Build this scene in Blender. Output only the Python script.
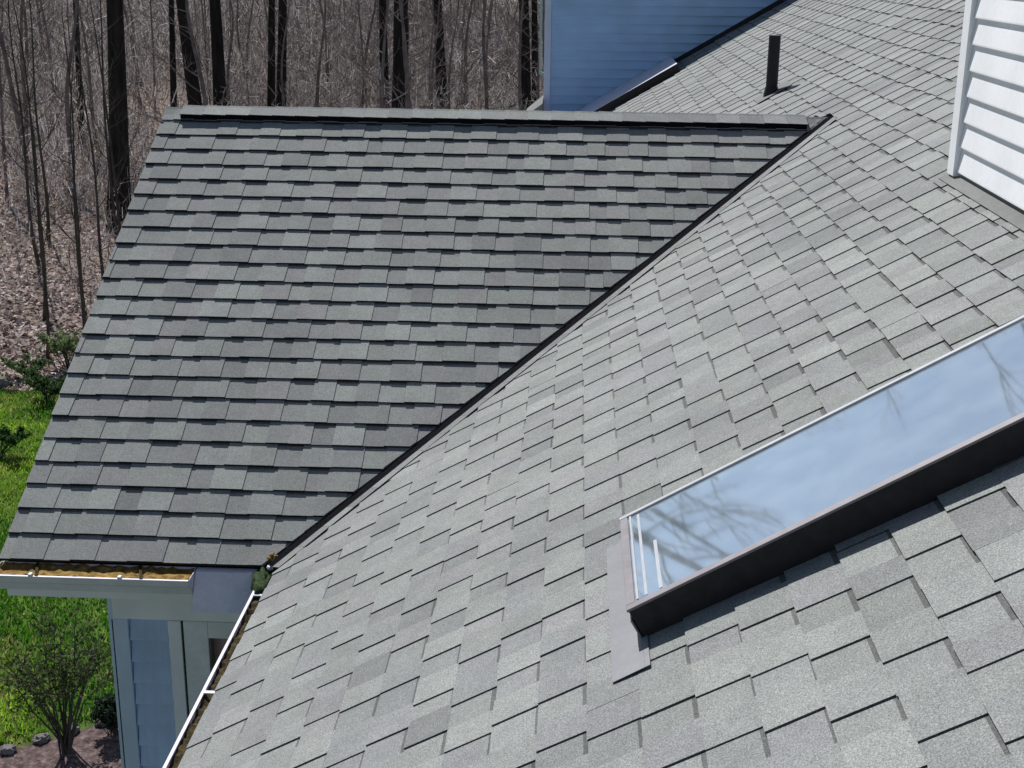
import bpy, bmesh, math, random
import numpy as np
from mathutils import Vector, Matrix

for o in list(bpy.data.objects):
    bpy.data.objects.remove(o)
S = bpy.context.scene
COL = S.collection
R = math.radians

# ------------------------------------------------------------------ camera
CAM = Vector((-1.5208, -8.4208, 0.9412))
PITCH, YAW, ROLL = 0.30867, 0.04368, 0.0107
fw = Vector((-math.sin(YAW)*math.cos(PITCH), math.cos(YAW)*math.cos(PITCH), -math.sin(PITCH)))
rt = Vector((math.cos(YAW), math.sin(YAW), 0)); up = rt.cross(fw)
r2 = rt*math.cos(ROLL)+up*math.sin(ROLL); u2 = -rt*math.sin(ROLL)+up*math.cos(ROLL)
cd = bpy.data.cameras.new('camera')
cd.sensor_width = 36; cd.lens = 1348.49/1024*36
cd.clip_start = .05; cd.clip_end = 6000
co = bpy.data.objects.new('camera', cd); COL.objects.link(co)
m = Matrix((r2, u2, -fw)).transposed().to_4x4(); m.translation = CAM
co.matrix_world = m
S.camera = co

# ------------------------------------------------------------------ light
SUN = Vector((-.30, .61, .735)).normalized()          # direction towards the sun
elev = math.asin(SUN.z); azim = math.atan2(SUN.x, SUN.y)
w = bpy.data.worlds.new('World'); S.world = w; w.use_nodes = True
nt = w.node_tree; bg = nt.nodes['Background']
sky = nt.nodes.new('ShaderNodeTexSky'); sky.sky_type = 'NISHITA'; sky.sun_disc = False
sky.sun_elevation = elev; sky.sun_rotation = azim
sky.air_density = 1.0; sky.dust_density = .6; sky.ozone_density = 1.5
nt.links.new(sky.outputs[0], bg.inputs[0]); bg.inputs[1].default_value = .060
sl = bpy.data.lights.new('sun', 'SUN'); sl.energy = 5.0; sl.angle = R(.5); sl.color = (1, .98, .95)
so = bpy.data.objects.new('sun', sl); COL.objects.link(so)
so.rotation_euler = (-SUN).to_track_quat('-Z', 'Y').to_euler()
S.view_settings.view_transform = 'Standard'; S.view_settings.look = 'None'
S.view_settings.gamma = 1; S.view_settings.exposure = .14
S.view_settings.use_curve_mapping = False

# ------------------------------------------------------------------ materials
def mat(name, col, rough=.8, metal=0, noise=None, bump=None, spec=.3, attr=None):
    """noise = (scale, low factor, high factor[, detail]); several may be given in a list"""
    m = bpy.data.materials.new(name); m.use_nodes = True
    t = m.node_tree; b = t.nodes['Principled BSDF']
    b.inputs['Roughness'].default_value = rough; b.inputs['Metallic'].default_value = metal
    b.inputs['Specular IOR Level'].default_value = spec
    tc = t.nodes.new('ShaderNodeTexCoord')
    if attr:
        a = t.nodes.new('ShaderNodeAttribute'); a.attribute_name = attr; cur = a.outputs['Color']
    else:
        a = t.nodes.new('ShaderNodeRGB'); a.outputs[0].default_value = (*col, 1); cur = a.outputs[0]
    for nz in (noise or []):
        n = t.nodes.new('ShaderNodeTexNoise'); n.inputs['Scale'].default_value = nz[0]
        n.inputs['Detail'].default_value = nz[3] if len(nz) > 3 else 3
        mp = t.nodes.new('ShaderNodeMapping')
        if len(nz) > 4: mp.inputs['Scale'].default_value = nz[4]
        t.links.new(tc.outputs['Object'], mp.inputs[0]); t.links.new(mp.outputs[0], n.inputs['Vector'])
        mr = t.nodes.new('ShaderNodeMapRange')
        mr.inputs[1].default_value = .3; mr.inputs[2].default_value = .7
        mr.inputs[3].default_value = nz[1]; mr.inputs[4].default_value = nz[2]
        t.links.new(n.outputs[0], mr.inputs[0])
        mx = t.nodes.new('ShaderNodeVectorMath'); mx.operation = 'SCALE'
        t.links.new(cur, mx.inputs[0]); t.links.new(mr.outputs[0], mx.inputs['Scale']); cur = mx.outputs[0]
    t.links.new(cur, b.inputs['Base Color'])
    if bump:
        n = t.nodes.new('ShaderNodeTexNoise'); n.inputs['Scale'].default_value = bump[0]; n.inputs['Detail'].default_value = 4
        t.links.new(tc.outputs['Object'], n.inputs['Vector'])
        bp = t.nodes.new('ShaderNodeBump'); bp.inputs['Strength'].default_value = bump[1]; bp.inputs['Distance'].default_value = bump[2]
        t.links.new(n.outputs[0], bp.inputs['Height']); t.links.new(bp.outputs[0], b.inputs['Normal'])
    return m

def ramp_mat(name, stops, scale, rough=.95, bump=None, detail=6, scale2=None, stops2=None, fac2=None):
    """stops: colour ramp over a noise; a second, larger noise may blend in a second ramp"""
    m = bpy.data.materials.new(name); m.use_nodes = True
    t = m.node_tree; b = t.nodes['Principled BSDF']; b.inputs['Roughness'].default_value = rough
    b.inputs['Specular IOR Level'].default_value = .1
    tc = t.nodes.new('ShaderNodeTexCoord')
    def rmp(sc, st, det):
        n = t.nodes.new('ShaderNodeTexNoise'); n.inputs['Scale'].default_value = sc; n.inputs['Detail'].default_value = det
        n.inputs['Roughness'].default_value = .65
        t.links.new(tc.outputs['Object'], n.inputs['Vector'])
        r = t.nodes.new('ShaderNodeValToRGB')
        while len(r.color_ramp.elements) < len(st): r.color_ramp.elements.new(.5)
        for e_, (p, c) in zip(r.color_ramp.elements, st): e_.position = p; e_.color = (*c, 1)
        t.links.new(n.outputs[0], r.inputs[0]); return n, r.outputs[0]
    n1, cur = rmp(scale, stops, detail)
    if stops2:
        _, c2 = rmp(scale*1.3, stops2, detail)
        n = t.nodes.new('ShaderNodeTexNoise'); n.inputs['Scale'].default_value = scale2; n.inputs['Detail'].default_value = 3
        t.links.new(tc.outputs['Object'], n.inputs['Vector'])
        mr = t.nodes.new('ShaderNodeMapRange'); mr.inputs[1].default_value = fac2[0]; mr.inputs[2].default_value = fac2[1]
        t.links.new(n.outputs[0], mr.inputs[0])
        mx = t.nodes.new('ShaderNodeMix'); mx.data_type = 'RGBA'
        t.links.new(mr.outputs[0], mx.inputs[0]); t.links.new(cur, mx.inputs[6]); t.links.new(c2, mx.inputs[7]); cur = mx.outputs[2]
    t.links.new(cur, b.inputs['Base Color'])
    if bump:
        bp = t.nodes.new('ShaderNodeBump'); bp.inputs['Strength'].default_value = bump[0]; bp.inputs['Distance'].default_value = bump[1]
        t.links.new(n1.outputs[0], bp.inputs['Height']); t.links.new(bp.outputs[0], b.inputs['Normal'])
    return m

def leafy(name, attr='tone', trans=.4):
    m = bpy.data.materials.new(name); m.use_nodes = True
    t = m.node_tree; b = t.nodes['Principled BSDF']; b.inputs['Roughness'].default_value = .7
    b.inputs['Specular IOR Level'].default_value = .15
    a = t.nodes.new('ShaderNodeAttribute'); a.attribute_name = attr
    t.links.new(a.outputs['Color'], b.inputs['Base Color'])
    tr = t.nodes.new('ShaderNodeBsdfTranslucent'); t.links.new(a.outputs['Color'], tr.inputs[0])
    mx = t.nodes.new('ShaderNodeMixShader'); mx.inputs[0].default_value = trans
    t.links.new(b.outputs[0], mx.inputs[1]); t.links.new(tr.outputs[0], mx.inputs[2])
    t.links.new(mx.outputs[0], t.nodes['Material Output'].inputs[0])
    return m

M = {}
M['shingle'] = mat('asphalt_shingle', None, .92, noise=[(430, .6, 1.4, 2), (230, .70, 1.30, 2), (1.1, .93, 1.07, 3), (9, .93, 1.07, 4), (45, .94, 1.06, 3)], bump=(420, .35, .002), spec=.25, attr='tone')
M['deck'] = mat('roof_deck', (.10, .085, .07), .9, noise=[(6, .8, 1.2)])
M['black_edge'] = mat('bitumen_and_shadow', (.009, .009, .011), 1, noise=[(60, .7, 1.3)], spec=0)  # the black doubles as painted shadow in the valley channel
M['white'] = mat('white_paint', (.66, .68, .74), .5, noise=[(5, .93, 1.04), (60, .97, 1.03)])
M['white_siding'] = mat('white_siding', (.93, .94, .97), .5, noise=[(3, .93, 1.04), (40, .97, 1.02, 2, (.1, 1, 1))])
M['grey_trim'] = mat('grey_trim', (.88, .84, .90), .55, noise=[(4, .9, 1.06)])
M['blue_siding'] = mat('blue_siding', (.42, .62, .88), .6, noise=[(3, .9, 1.08), (30, .95, 1.04, 2, (.1, 1, 1))])
M['blue_trim'] = mat('blue_trim', (.62, .68, .86), .55, noise=[(4, .9, 1.06)])
M['grey_siding'] = mat('slate_blue_siding', (.54, .64, .88), .6, noise=[(3, .88, 1.08), (40, .94, 1.05, 2, (1, 1, .1))])
M['gutter'] = mat('gutter_metal', (.70, .67, .76), .45, noise=[(6, .9, 1.05), (40, .95, 1.03)])
M['cover'] = mat('gutter_cover_metal', (.80, .76, .82), .5, noise=[(5, .88, 1.08), (50, .95, 1.04)])
M['mud'] = ramp_mat('gutter_debris', [(.25, (.03, .02, .008)), (.5, (.24, .15, .045)), (.75, (.42, .29, .10))], 34, bump=(.6, .01))
M['wetmud'] = ramp_mat('dark_gutter_debris', [(.25, (.015, .013, .008)), (.5, (.05, .038, .02)), (.75, (.14, .11, .05))], 45, bump=(.6, .01))
M['moss'] = ramp_mat('moss', [(.3, (.012, .018, .008)), (.5, (.035, .06, .025)), (.75, (.09, .12, .06))], 50, bump=(.6, .01))
M['bronze'] = mat('bronze_frame', (.035, .032, .034), .6, noise=[(30, .8, 1.2)], spec=.2)
M['alu'] = mat('aluminium_rim', (.24, .22, .235), .45, noise=[(20, .85, 1.1)])
M['pale_rim'] = mat('pale_rim', (.42, .43, .46), .45, noise=[(20, .9, 1.05)])
M['flash'] = mat('flashing_metal', (.235, .24, .255), .5, noise=[(7, .88, 1.08), (80, .95, 1.05)])
M['dullflash'] = mat('dull_flashing', (.20, .205, .20), .9, noise=[(7, .88, 1.08), (80, .9, 1.1)], spec=.1)
M['flash_warm'] = mat('warm_flashing_metal', (.34, .31, .32), .5, noise=[(9, .85, 1.1)])
M['pipe'] = mat('black_pipe', (.012, .013, .015), .55, noise=[(40, .8, 1.3)])
M['well'] = mat('well_paint', (.55, .58, .60), .8, noise=[(4, .9, 1.05)])
M['dark_glass'] = mat('window_glass', (.03, .03, .035), .1, spec=.6)
M['curtain'] = mat('curtain', (.28, .18, .18), .9, noise=[(70, .5, 1.3, 1, (1, 1, .02))])
M['ground'] = ramp_mat('leaf_litter', [(.28, (.05, .038, .03)), (.45, (.17, .13, .105)), (.58, (.29, .235, .20)), (.78, (.42, .37, .33))], 5.5, bump=(.8, .05),
                       scale2=.09, stops2=[(.3, (.05, .038, .028)), (.5, (.13, .10, .08)), (.75, (.26, .21, .18))], fac2=(.42, .6))
M['lawn'] = ramp_mat('lawn', [(.3, (.02, .035, .008)), (.48, (.055, .10, .018)), (.72, (.12, .19, .03))], 3.0, bump=(.8, .04),
                     scale2=.5, stops2=[(.3, (.03, .04, .012)), (.5, (.07, .085, .025)), (.75, (.15, .14, .05))], fac2=(.5, .66))
M['bed'] = ramp_mat('mulch', [(.3, (.03, .02, .018)), (.5, (.11, .08, .075)), (.75, (.27, .21, .20))], 12, bump=(.8, .03))
M['bark'] = mat('bark', (.030, .026, .024), .95, noise=[(3, .6, 1.4, 5, (4, 4, .6))], bump=(9, .5, .03), spec=.1)
M['sapbark'] = mat('sapling_bark', (.085, .07, .06), .95, noise=[(3, .6, 1.4, 4)], spec=.1)
M['greybark'] = mat('grey_bark', (.21, .175, .165), .95, noise=[(2, .6, 1.4, 4)], spec=.1)
M['twig'] = leafy('twigs', trans=.25)
M['leaf'] = leafy('leaves', trans=.45)
M['stone'] = mat('stone', (.17, .16, .155), .9, noise=[(6, .6, 1.3, 5)], bump=(14, .6, .02))

g = bpy.data.materials.new('skylight_glass'); g.use_nodes = True; t = g.node_tree
t.nodes.remove(t.nodes['Principled BSDF'])
gl = t.nodes.new('ShaderNodeBsdfGlossy'); gl.inputs['Roughness'].default_value = .035; gl.inputs['Color'].default_value = (.90, .96, 1, 1)
tr = t.nodes.new('ShaderNodeBsdfTransparent'); tr.inputs['Color'].default_value = (.62, .74, .74, 1)
fr = t.nodes.new('ShaderNodeFresnel'); fr.inputs[0].default_value = 6.5
tc = t.nodes.new('ShaderNodeTexCoord'); nz = t.nodes.new('ShaderNodeTexNoise'); nz.inputs['Scale'].default_value = 3.5; t.links.new(tc.outputs['Object'], nz.inputs[0])
bp = t.nodes.new('ShaderNodeBump'); bp.inputs['Strength'].default_value = .03; bp.inputs['Distance'].default_value = .004; t.links.new(nz.outputs[0], bp.inputs['Height']); t.links.new(bp.outputs[0], gl.inputs['Normal'])
mx = t.nodes.new('ShaderNodeMixShader')
t.links.new(fr.outputs[0], mx.inputs[0]); t.links.new(tr.outputs[0], mx.inputs[1]); t.links.new(gl.outputs[0], mx.inputs[2])
df = t.nodes.new('ShaderNodeBsdfDiffuse'); df.inputs[0].default_value = (.60, .70, .76, 1)
n2 = t.nodes.new('ShaderNodeTexNoise'); n2.inputs['Scale'].default_value = 9; n2.inputs['Detail'].default_value = 7; t.links.new(tc.outputs['Object'], n2.inputs[0])
mr = t.nodes.new('ShaderNodeMapRange'); mr.inputs[1].default_value = .35; mr.inputs[2].default_value = .75; mr.inputs[3].default_value = .13; mr.inputs[4].default_value = .24; t.links.new(n2.outputs[0], mr.inputs[0])
m2 = t.nodes.new('ShaderNodeMixShader'); t.links.new(mr.outputs[0], m2.inputs[0]); t.links.new(mx.outputs[0], m2.inputs[1]); t.links.new(df.outputs[0], m2.inputs[2])
t.links.new(m2.outputs[0], t.nodes['Material Output'].inputs[0]); M['skyglass'] = g

# ------------------------------------------------------------------ helpers
def link(o, parent=None):
    COL.objects.link(o)
    if parent: o.parent = parent
    return o

def tag(o, label=None, cat=None, group=None, kind=None):
    if label: o['label'] = label
    if cat: o['category'] = cat
    if group: o['group'] = group
    if kind: o['kind'] = kind
    return o

def thing(name, loc, label, cat, group=None):
    o = bpy.data.objects.new(name, None); o.location = loc; o.empty_display_size = .2
    COL.objects.link(o); return tag(o, label, cat, group)

class MB:
    """collects geometry in world (or local) coordinates"""
    def __init__(s): s.v = []; s.f = []; s.c = []; s.mi = []
    def poly(s, pts, col=None, mi=0):
        n = len(s.v); s.v += [tuple(p) for p in pts]; s.f.append(tuple(range(n, n+len(pts)))); s.c.append(col); s.mi.append(mi)
    def hexa(s, p, mi=0, col=None):
        """p: 8 points, bottom ring 0-3 and top ring 4-7"""
        n = len(s.v); s.v += [tuple(q) for q in p]
        for f in ((3, 2, 1, 0), (4, 5, 6, 7), (0, 1, 5, 4), (1, 2, 6, 5), (2, 3, 7, 6), (3, 0, 4, 7)):
            s.f.append(tuple(n+i for i in f)); s.c.append(col); s.mi.append(mi)
    def box(s, x0, x1, y0, y1, z0, z1, mi=0):
        s.hexa([(x0, y0, z0), (x1, y0, z0), (x1, y1, z0), (x0, y1, z0), (x0, y0, z1), (x1, y0, z1), (x1, y1, z1), (x0, y1, z1)], mi)
    def fbox(s, F, u0, u1, v0, v1, h0, h1, mi=0):
        s.hexa([F(u0, v0, h0), F(u1, v0, h0), F(u1, v1, h0), F(u0, v1, h0), F(u0, v0, h1), F(u1, v0, h1), F(u1, v1, h1), F(u0, v1, h1)], mi)
    def extrude(s, prof, axis_pts, mi=0, caps=True):
        """prof: closed list of (a,b) mapped by two functions axis_pts[0/1](a,b)->point"""
        A = [axis_pts[0](a, b) for a, b in prof]; B = [axis_pts[1](a, b) for a, b in prof]
        n = len(s.v); k = len(prof); s.v += [tuple(q) for q in A+B]
        for i in range(k):
            j = (i+1) % k; s.f.append((n+i, n+j, n+k+j, n+k+i)); s.c.append(None); s.mi.append(mi)
        if caps:
            s.f.append(tuple(range(n, n+k))); s.c.append(None); s.mi.append(mi)
            s.f.append(tuple(range(n+2*k-1, n+k-1, -1))); s.c.append(None); s.mi.append(mi)
    def tube(s, pts, rad, seg=8, mi=0, cap=True):
        pts = [Vector(p) for p in pts]; rings = []
        for i, p in enumerate(pts):
            d = (pts[min(i+1, len(pts)-1)]-pts[max(i-1, 0)]).normalized()
            a = d.cross(Vector((.13, .97, .21))).normalized(); b = d.cross(a)
            n = len(s.v); rr = rad[i] if isinstance(rad, (list, tuple)) else rad
            for k in range(seg):
                q = p+(a*math.cos(2*math.pi*k/seg)+b*math.sin(2*math.pi*k/seg))*rr; s.v.append(tuple(q))
            rings.append(n)
        for i in range(len(rings)-1):
            for k in range(seg):
                s.f.append((rings[i]+k, rings[i]+(k+1) % seg, rings[i+1]+(k+1) % seg, rings[i+1]+k)); s.c.append(None); s.mi.append(mi)
        if cap:
            s.f.append(tuple(range(rings[0], rings[0]+seg))); s.c.append(None); s.mi.append(mi)
            s.f.append(tuple(range(rings[-1], rings[-1]+seg))); s.c.append(None); s.mi.append(mi)
    def mesh(s, name, mats, smooth=False):
        me = bpy.data.meshes.new(name); me.from_pydata(s.v, [], s.f); me.update()
        for mt in (mats if isinstance(mats, (list, tuple)) else [mats]): me.materials.append(mt)
        me.polygons.foreach_set('material_index', s.mi)
        if any(c is not None for c in s.c):
            at = me.color_attributes.new('tone', 'FLOAT_COLOR', 'CORNER'); arr = []
            for f, c in zip(s.f, s.c): arr += list((*c, 1)) * len(f)
            at.data.foreach_set('color', arr)
        else:
            bm = bmesh.new(); bm.from_mesh(me); bmesh.ops.recalc_face_normals(bm, faces=bm.faces); bm.to_mesh(me); bm.free()
        if smooth:
            me.polygons.foreach_set('use_smooth', [True]*len(me.polygons))
        return me
    def build(s, name, mats, parent=None, smooth=False, bevel=0, label=None):
        o = bpy.data.objects.new(name, s.mesh(name, mats, smooth)); link(o, parent)
        if bevel:
            b = o.modifiers.new('bevel', 'BEVEL'); b.width = bevel; b.segments = 2; b.limit_method = 'ANGLE'
        if label: o['label'] = label
        return o

def frame(U, V):
    U = Vector(U).normalized(); V = Vector(V).normalized(); N = U.cross(V)
    if N.z < 0: N = -N
    return lambda u, v, h=0.: U*u+V*v+N*h

def clip(poly, hp):
    a, b, c = hp; out = []
    for i in range(len(poly)):
        p, q = poly[i], poly[(i+1) % len(poly)]
        dp, dq = a*p[0]+b*p[1]+c, a*q[0]+b*q[1]+c
        if dp >= 0: out.append(p)
        if (dp >= 0) != (dq >= 0):
            k = dp/(dp-dq); out.append((p[0]+(q[0]-p[0])*k, p[1]+(q[1]-p[1])*k))
    return out

# ------------------------------------------------------------------ house geometry numbers (metres)
e = .143                                  # shingle exposure
s1, s2 = .58744, .56589                   # roof slopes of main roof and gable wing
h1, h2 = math.hypot(1, s1), math.hypot(1, s2)
XL = -4.065                               # rake end of the wing
YE = -2.9776; ZE = s2*YE; XV = ZE/s1      # eave of the wing, valley foot
XE = XV+.0949                             # eave of the main roof
YB = 7.40                                 # blue wall
XR = 2.6                                  # main ridge
FM = frame((0, 1, 0), (1, 0, s1))         # main roof: u = y, v = up the slope
FG = frame((1, 0, 0), (0, 1, s2))         # near face of the wing: u = x, v = up the slope
FB = frame((1, 0, 0), (0, -1, s2))        # far face of the wing

PAL = [(0.248, 0.261, 0.252), (0.236, 0.248, 0.241), (0.26, 0.274, 0.262), (0.227, 0.233, 0.233), (0.246, 0.248, 0.247), (0.216, 0.224, 0.222), (0.254, 0.267, 0.26), (0.24, 0.253, 0.243)]
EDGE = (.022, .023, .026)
def shingles(F, v_first, n, u0, u1, regions, seed, hole=None, vmax=None, base=.007, tt=.0035, side=.4):
    rnd = random.Random(seed); mb = MB()
    def block(poly, hf, tone, butt=True):
        polys = []
        for reg in regions:
            p = poly
            for hp in reg:
                p = clip(p, hp)
                if len(p) < 3: break
            if len(p) >= 3: polys.append(p)
        if hole:
            a0, a1, b0, b1 = hole; out = []
            for p in polys:
                if max(q[0] for q in p) < a0 or min(q[0] for q in p) > a1 or max(q[1] for q in p) < b0 or min(q[1] for q in p) > b1:
                    out.append(p); continue
                out.append(clip(p, (-1, 0, a0))); out.append(clip(p, (1, 0, -a1)))
                mid = clip(clip(p, (1, 0, -a0)), (-1, 0, a1))
                if len(mid) > 2: out.append(clip(mid, (0, -1, b0))); out.append(clip(mid, (0, 1, -b1)))
            polys = [p for p in out if len(p) > 2]
        for p in polys:
            if max(q[0] for q in p)-min(q[0] for q in p) < .002: continue
            top = [F(q[0], q[1], hf(q[1])) for q in p]; bot = [F(q[0], q[1], -.003) for q in p]
            mb.poly(top, tone)
            for i in range(len(p)):
                j = (i+1) % len(p); along = abs(p[j][1]-p[i][1]) < abs(p[j][0]-p[i][0])*.12
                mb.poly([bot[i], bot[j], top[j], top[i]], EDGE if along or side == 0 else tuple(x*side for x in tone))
    pats = [[rnd.uniform(.105, .175) for _ in range(8)] for _ in range(3)]; shift = 0
    for k in range(n):
        v0 = v_first+k*e; v1 = min(v0+e+.018, vmax) if vmax else v0+e+.018
        if v1-v0 < .02: continue
        shift = (shift+.20+rnd.uniform(-.02, .02)) % 1.1; u = u0-shift; tooth = True; ph = rnd.random()*6; pat = []
        while u < u1:
            if not pat: pat = list(rnd.choice(pats)) if rnd.random() < .35 else list(pats[0])
            wd = max(.07, pat.pop(0)*(1 if tooth else .88)+rnd.uniform(-.008, .008))
            ue = u+wd; c = rnd.choice(PAL); f = rnd.uniform(.90, 1.08)*(1.0 if tooth else .97)
            if rnd.random() < .06: f *= .88
            tone = tuple(x*f for x in c)
            dv = .0022*math.sin(u*2.1+ph)+.0012*math.sin(u*5.3+ph*2)+rnd.uniform(-.0014, .0014); lift = rnd.uniform(0, .0015)
            sk0, sk1 = rnd.uniform(-.002, .002), rnd.uniform(-.002, .002)
            va = v0+dv
            if tooth:
                hf = lambda v, va=va, lift=lift: base+tt+lift-(base-.0015)*(v-va)/e
                block([(u+sk0, va), (ue+sk1, va+rnd.uniform(-.001, .001)), (ue, v1), (u, v1)], hf, tone)
            else:
                hf = lambda v, va=va: base-(base-.0015)*(v-va)/e
                vb = v0+e-rnd.uniform(.008, .016)
                block([(u, va), (ue, va), (ue, vb), (u, vb)], hf, tone)
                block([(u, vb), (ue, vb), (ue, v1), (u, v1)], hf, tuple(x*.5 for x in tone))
            u = ue; tooth = not tooth if rnd.random() < .95 else tooth
    return mb

house = thing('house', (0, 0, -7.1), 'blue and white clapboard house under a grey asphalt shingle roof with a skylight', 'house')
H = house
def hb(mb, name, mats, parent=None, **k):
    """build in world coordinates and hang it under the house (or one of its parts)"""
    o = mb.build(name, mats, None, **k)
    p = parent or H
    o.parent = p
    o.matrix_parent_inverse = Matrix.Translation((0, 0, 7.1)) if p is H else Matrix.Identity(4)
    return o

# --- main roof ---------------------------------------------------------------
du, dv_ = YE, XV*h1; L = math.hypot(du, dv_); dx, dy = -du/L, -dv_/L       # unit direction of the near valley in (u,v)
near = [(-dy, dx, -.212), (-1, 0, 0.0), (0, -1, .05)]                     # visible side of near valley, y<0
far = [(dy, dx, -.050), (1, 0, 0.0), (0, -1, .05)]
k0 = -11.76196
SKY = (-5.253, -4.642, -1.510, -.10)                         # skylight u0,u1,v0,v1
DORM = (-5.6, -2.61, .10, 1.70)                             # dormer y0,y1,x0,x1
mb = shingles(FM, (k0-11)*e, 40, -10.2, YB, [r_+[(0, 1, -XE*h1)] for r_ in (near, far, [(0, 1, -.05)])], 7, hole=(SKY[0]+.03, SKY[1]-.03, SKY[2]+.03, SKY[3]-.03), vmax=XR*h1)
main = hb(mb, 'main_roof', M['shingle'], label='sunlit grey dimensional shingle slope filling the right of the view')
def deck(F, polys, name, parent, lo=-.035, hi=-.004):
    mb = MB()
    for p in polys:
        k = len(p); n = len(mb.v)
        mb.v += [tuple(F(u, v, lo)) for u, v in p]+[tuple(F(u, v, hi)) for u, v in p]
        for f in [tuple(range(k))[::-1], tuple(range(k, 2*k))]+[(i, (i+1) % k, k+(i+1) % k, k+i) for i in range(k)]:
            mb.f.append(tuple(n+i for i in f)); mb.c.append(None); mb.mi.append(0)
    return hb(mb, name, M['black_edge'], parent)
vE = XE*h1; a0, a1, b0, b1 = SKY[0]+.035, SKY[1]-.035, SKY[2]+.035, SKY[3]-.035; vT = XR*h1
deck(FM, [[(-10.2, vE+.008), (a0, vE+.008), (a0, vT), (-10.2, vT)], [(a0, vE+.008), (a1, vE+.008), (a1, b0), (a0, b0)], [(a0, b1), (a1, b1), (a1, vT), (a0, vT)],
          [(a1, vE+.008), (YB, vE+.008), (YB, vT), (a1, vT)]], 'roof_deck', main)
# far slope beyond the main ridge and its ridge caps
mb = MB(); mb.hexa([(XR, -10.2, XR*s1-.04), (XR+5.5, -10.2, XR*s1-.04-5.5*s1), (XR+5.5, YB, XR*s1-.04-5.5*s1), (XR, YB, XR*s1-.04),
                    (XR, -10.2, XR*s1), (XR+5.5, -10.2, XR*s1-5.5*s1), (XR+5.5, YB, XR*s1-5.5*s1), (XR, YB, XR*s1)])
for f in range(len(mb.c)): mb.c[f] = (.25, .26, .26)
hb(mb, 'far_roof_slope', M['shingle'])
def ridge_caps(P, D, A, B, length, width, h, seed, step=.143, eh=0.):
    """cap shingles bent over a ridge starting at P along unit D; A and B run down the two slopes"""
    rnd = random.Random(seed); mb = MB(); P = Vector(P); D = Vector(D); A = Vector(A).normalized(); B = Vector(B).normalized(); n = math.ceil(length/step-.05)
    for k in range(n):
        a = k*step; b = min((k+1)*step+.02, length); lift0 = h+.004+rnd.uniform(0, .0015); lift1 = h+.001
        c = rnd.choice(PAL); f = rnd.uniform(.84, 1.08); tone = tuple(x*f for x in c); w_ = width+rnd.uniform(-.002, .002)
        def ring(s_, l):
            q = P+D*s_; z = Vector((0, 0, l))
            E_ = Vector((0, 0, eh)); return [q+A*w_+z+E_, q+A*.02+z*1.1+E_*.15+Vector((0, 0, -.001)), q+z*1.1+Vector((0, 0, .002)), q+B*.02+z*1.1+E_*.15+Vector((0, 0, -.001)), q+B*w_+z+E_]
        r0, r1 = ring(a, lift0), ring(b, lift1); d = Vector((0, 0, -.005))
        for i in range(4):
            mb.poly([r0[i], r0[i+1], r1[i+1], r1[i]], tone); mb.poly([r0[i]+d, r0[i+1]+d, r1[i+1]+d, r1[i]+d], EDGE)
            mb.poly([r0[i], r0[i+1], r0[i+1]+d, r0[i]+d], EDGE)
        for i in (0, 4): mb.poly([r0[i], r1[i], r1[i]+d, r0[i]+d], EDGE)
    return mb
hb(ridge_caps((XR, -10.2, XR*s1), (0, 1, 0), (-1, 0, -s1), (1, 0, -s1), YB+10.2, .14, .012, 3), 'ridge_cap', M['shingle'], main)

# --- gable wing --------------------------------------------------------------
du, dv_ = XV, YE*h2; L = math.hypot(du, dv_); gx, gy = -du/L, -dv_/L
g_near = [(-gy, gx, -.002), (0, -1, 0)]
vg0 = -(1.92526+22)*e
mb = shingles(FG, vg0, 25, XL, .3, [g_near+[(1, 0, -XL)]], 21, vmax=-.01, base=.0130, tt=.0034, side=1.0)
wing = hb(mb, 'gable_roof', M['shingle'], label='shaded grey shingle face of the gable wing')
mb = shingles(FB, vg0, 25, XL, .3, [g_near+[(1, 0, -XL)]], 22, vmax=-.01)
hb(mb, 'far_gable_slope', M['shingle'], wing)
vb = YE*h2
deck(FG, [[(XL+.031, vb+.01), (XV-.02, vb+.01), (-.02, 0), (XL+.031, 0)]], 'roof_deck', wing)
deck(FB, [[(XL+.031, vb+.01), (XV-.02, vb+.01), (-.02, 0), (XL+.031, 0)]], 'roof_deck', wing)
# ridge vent under the caps, plain caps at both ends
VA, VBx = -3.945, -.118
mb = MB()
prof = [(-.114, -.114*s2+.004), (-.116, -.116*s2+.040), (0, .010), (.116, -.116*s2+.040), (.114, -.114*s2+.004), (0, .002)]
mb.extrude(prof, (lambda a, b: (VA, a, b), lambda a, b: (VBx, a, b)))
hb(mb, 'ridge_vent', M['black_edge'], wing, label='raised black ridge vent under the cap shingles')
A_, B_ = (0, -1, -s2), (0, 1, -s2)
hb(ridge_caps((VA-.004, 0, 0), (1, 0, 0), A_, B_, VBx-VA+.01, .136, .017, 5, eh=.030), 'ridge_cap', M['shingle'], wing)
hb(ridge_caps((XL, 0, 0), (1, 0, 0), A_, B_, VA-XL, .15, .006, 6, step=.06), 'ridge_cap', M['shingle'], wing)
hb(ridge_caps((VBx, 0, 0), (1, 0, 0), A_, B_, .165, .15, .006, 8, step=.055), 'ridge_cap', M['shingle'], wing)
# rake boards and drip edges at the gable end
mb = MB()
for F in (FG, FB):
    mb.fbox(F, XL+.012, XL+.030, vb+.01, -.01, -.17, -.0045)
hb(mb, 'rake_board', M['white'], wing)
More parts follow.
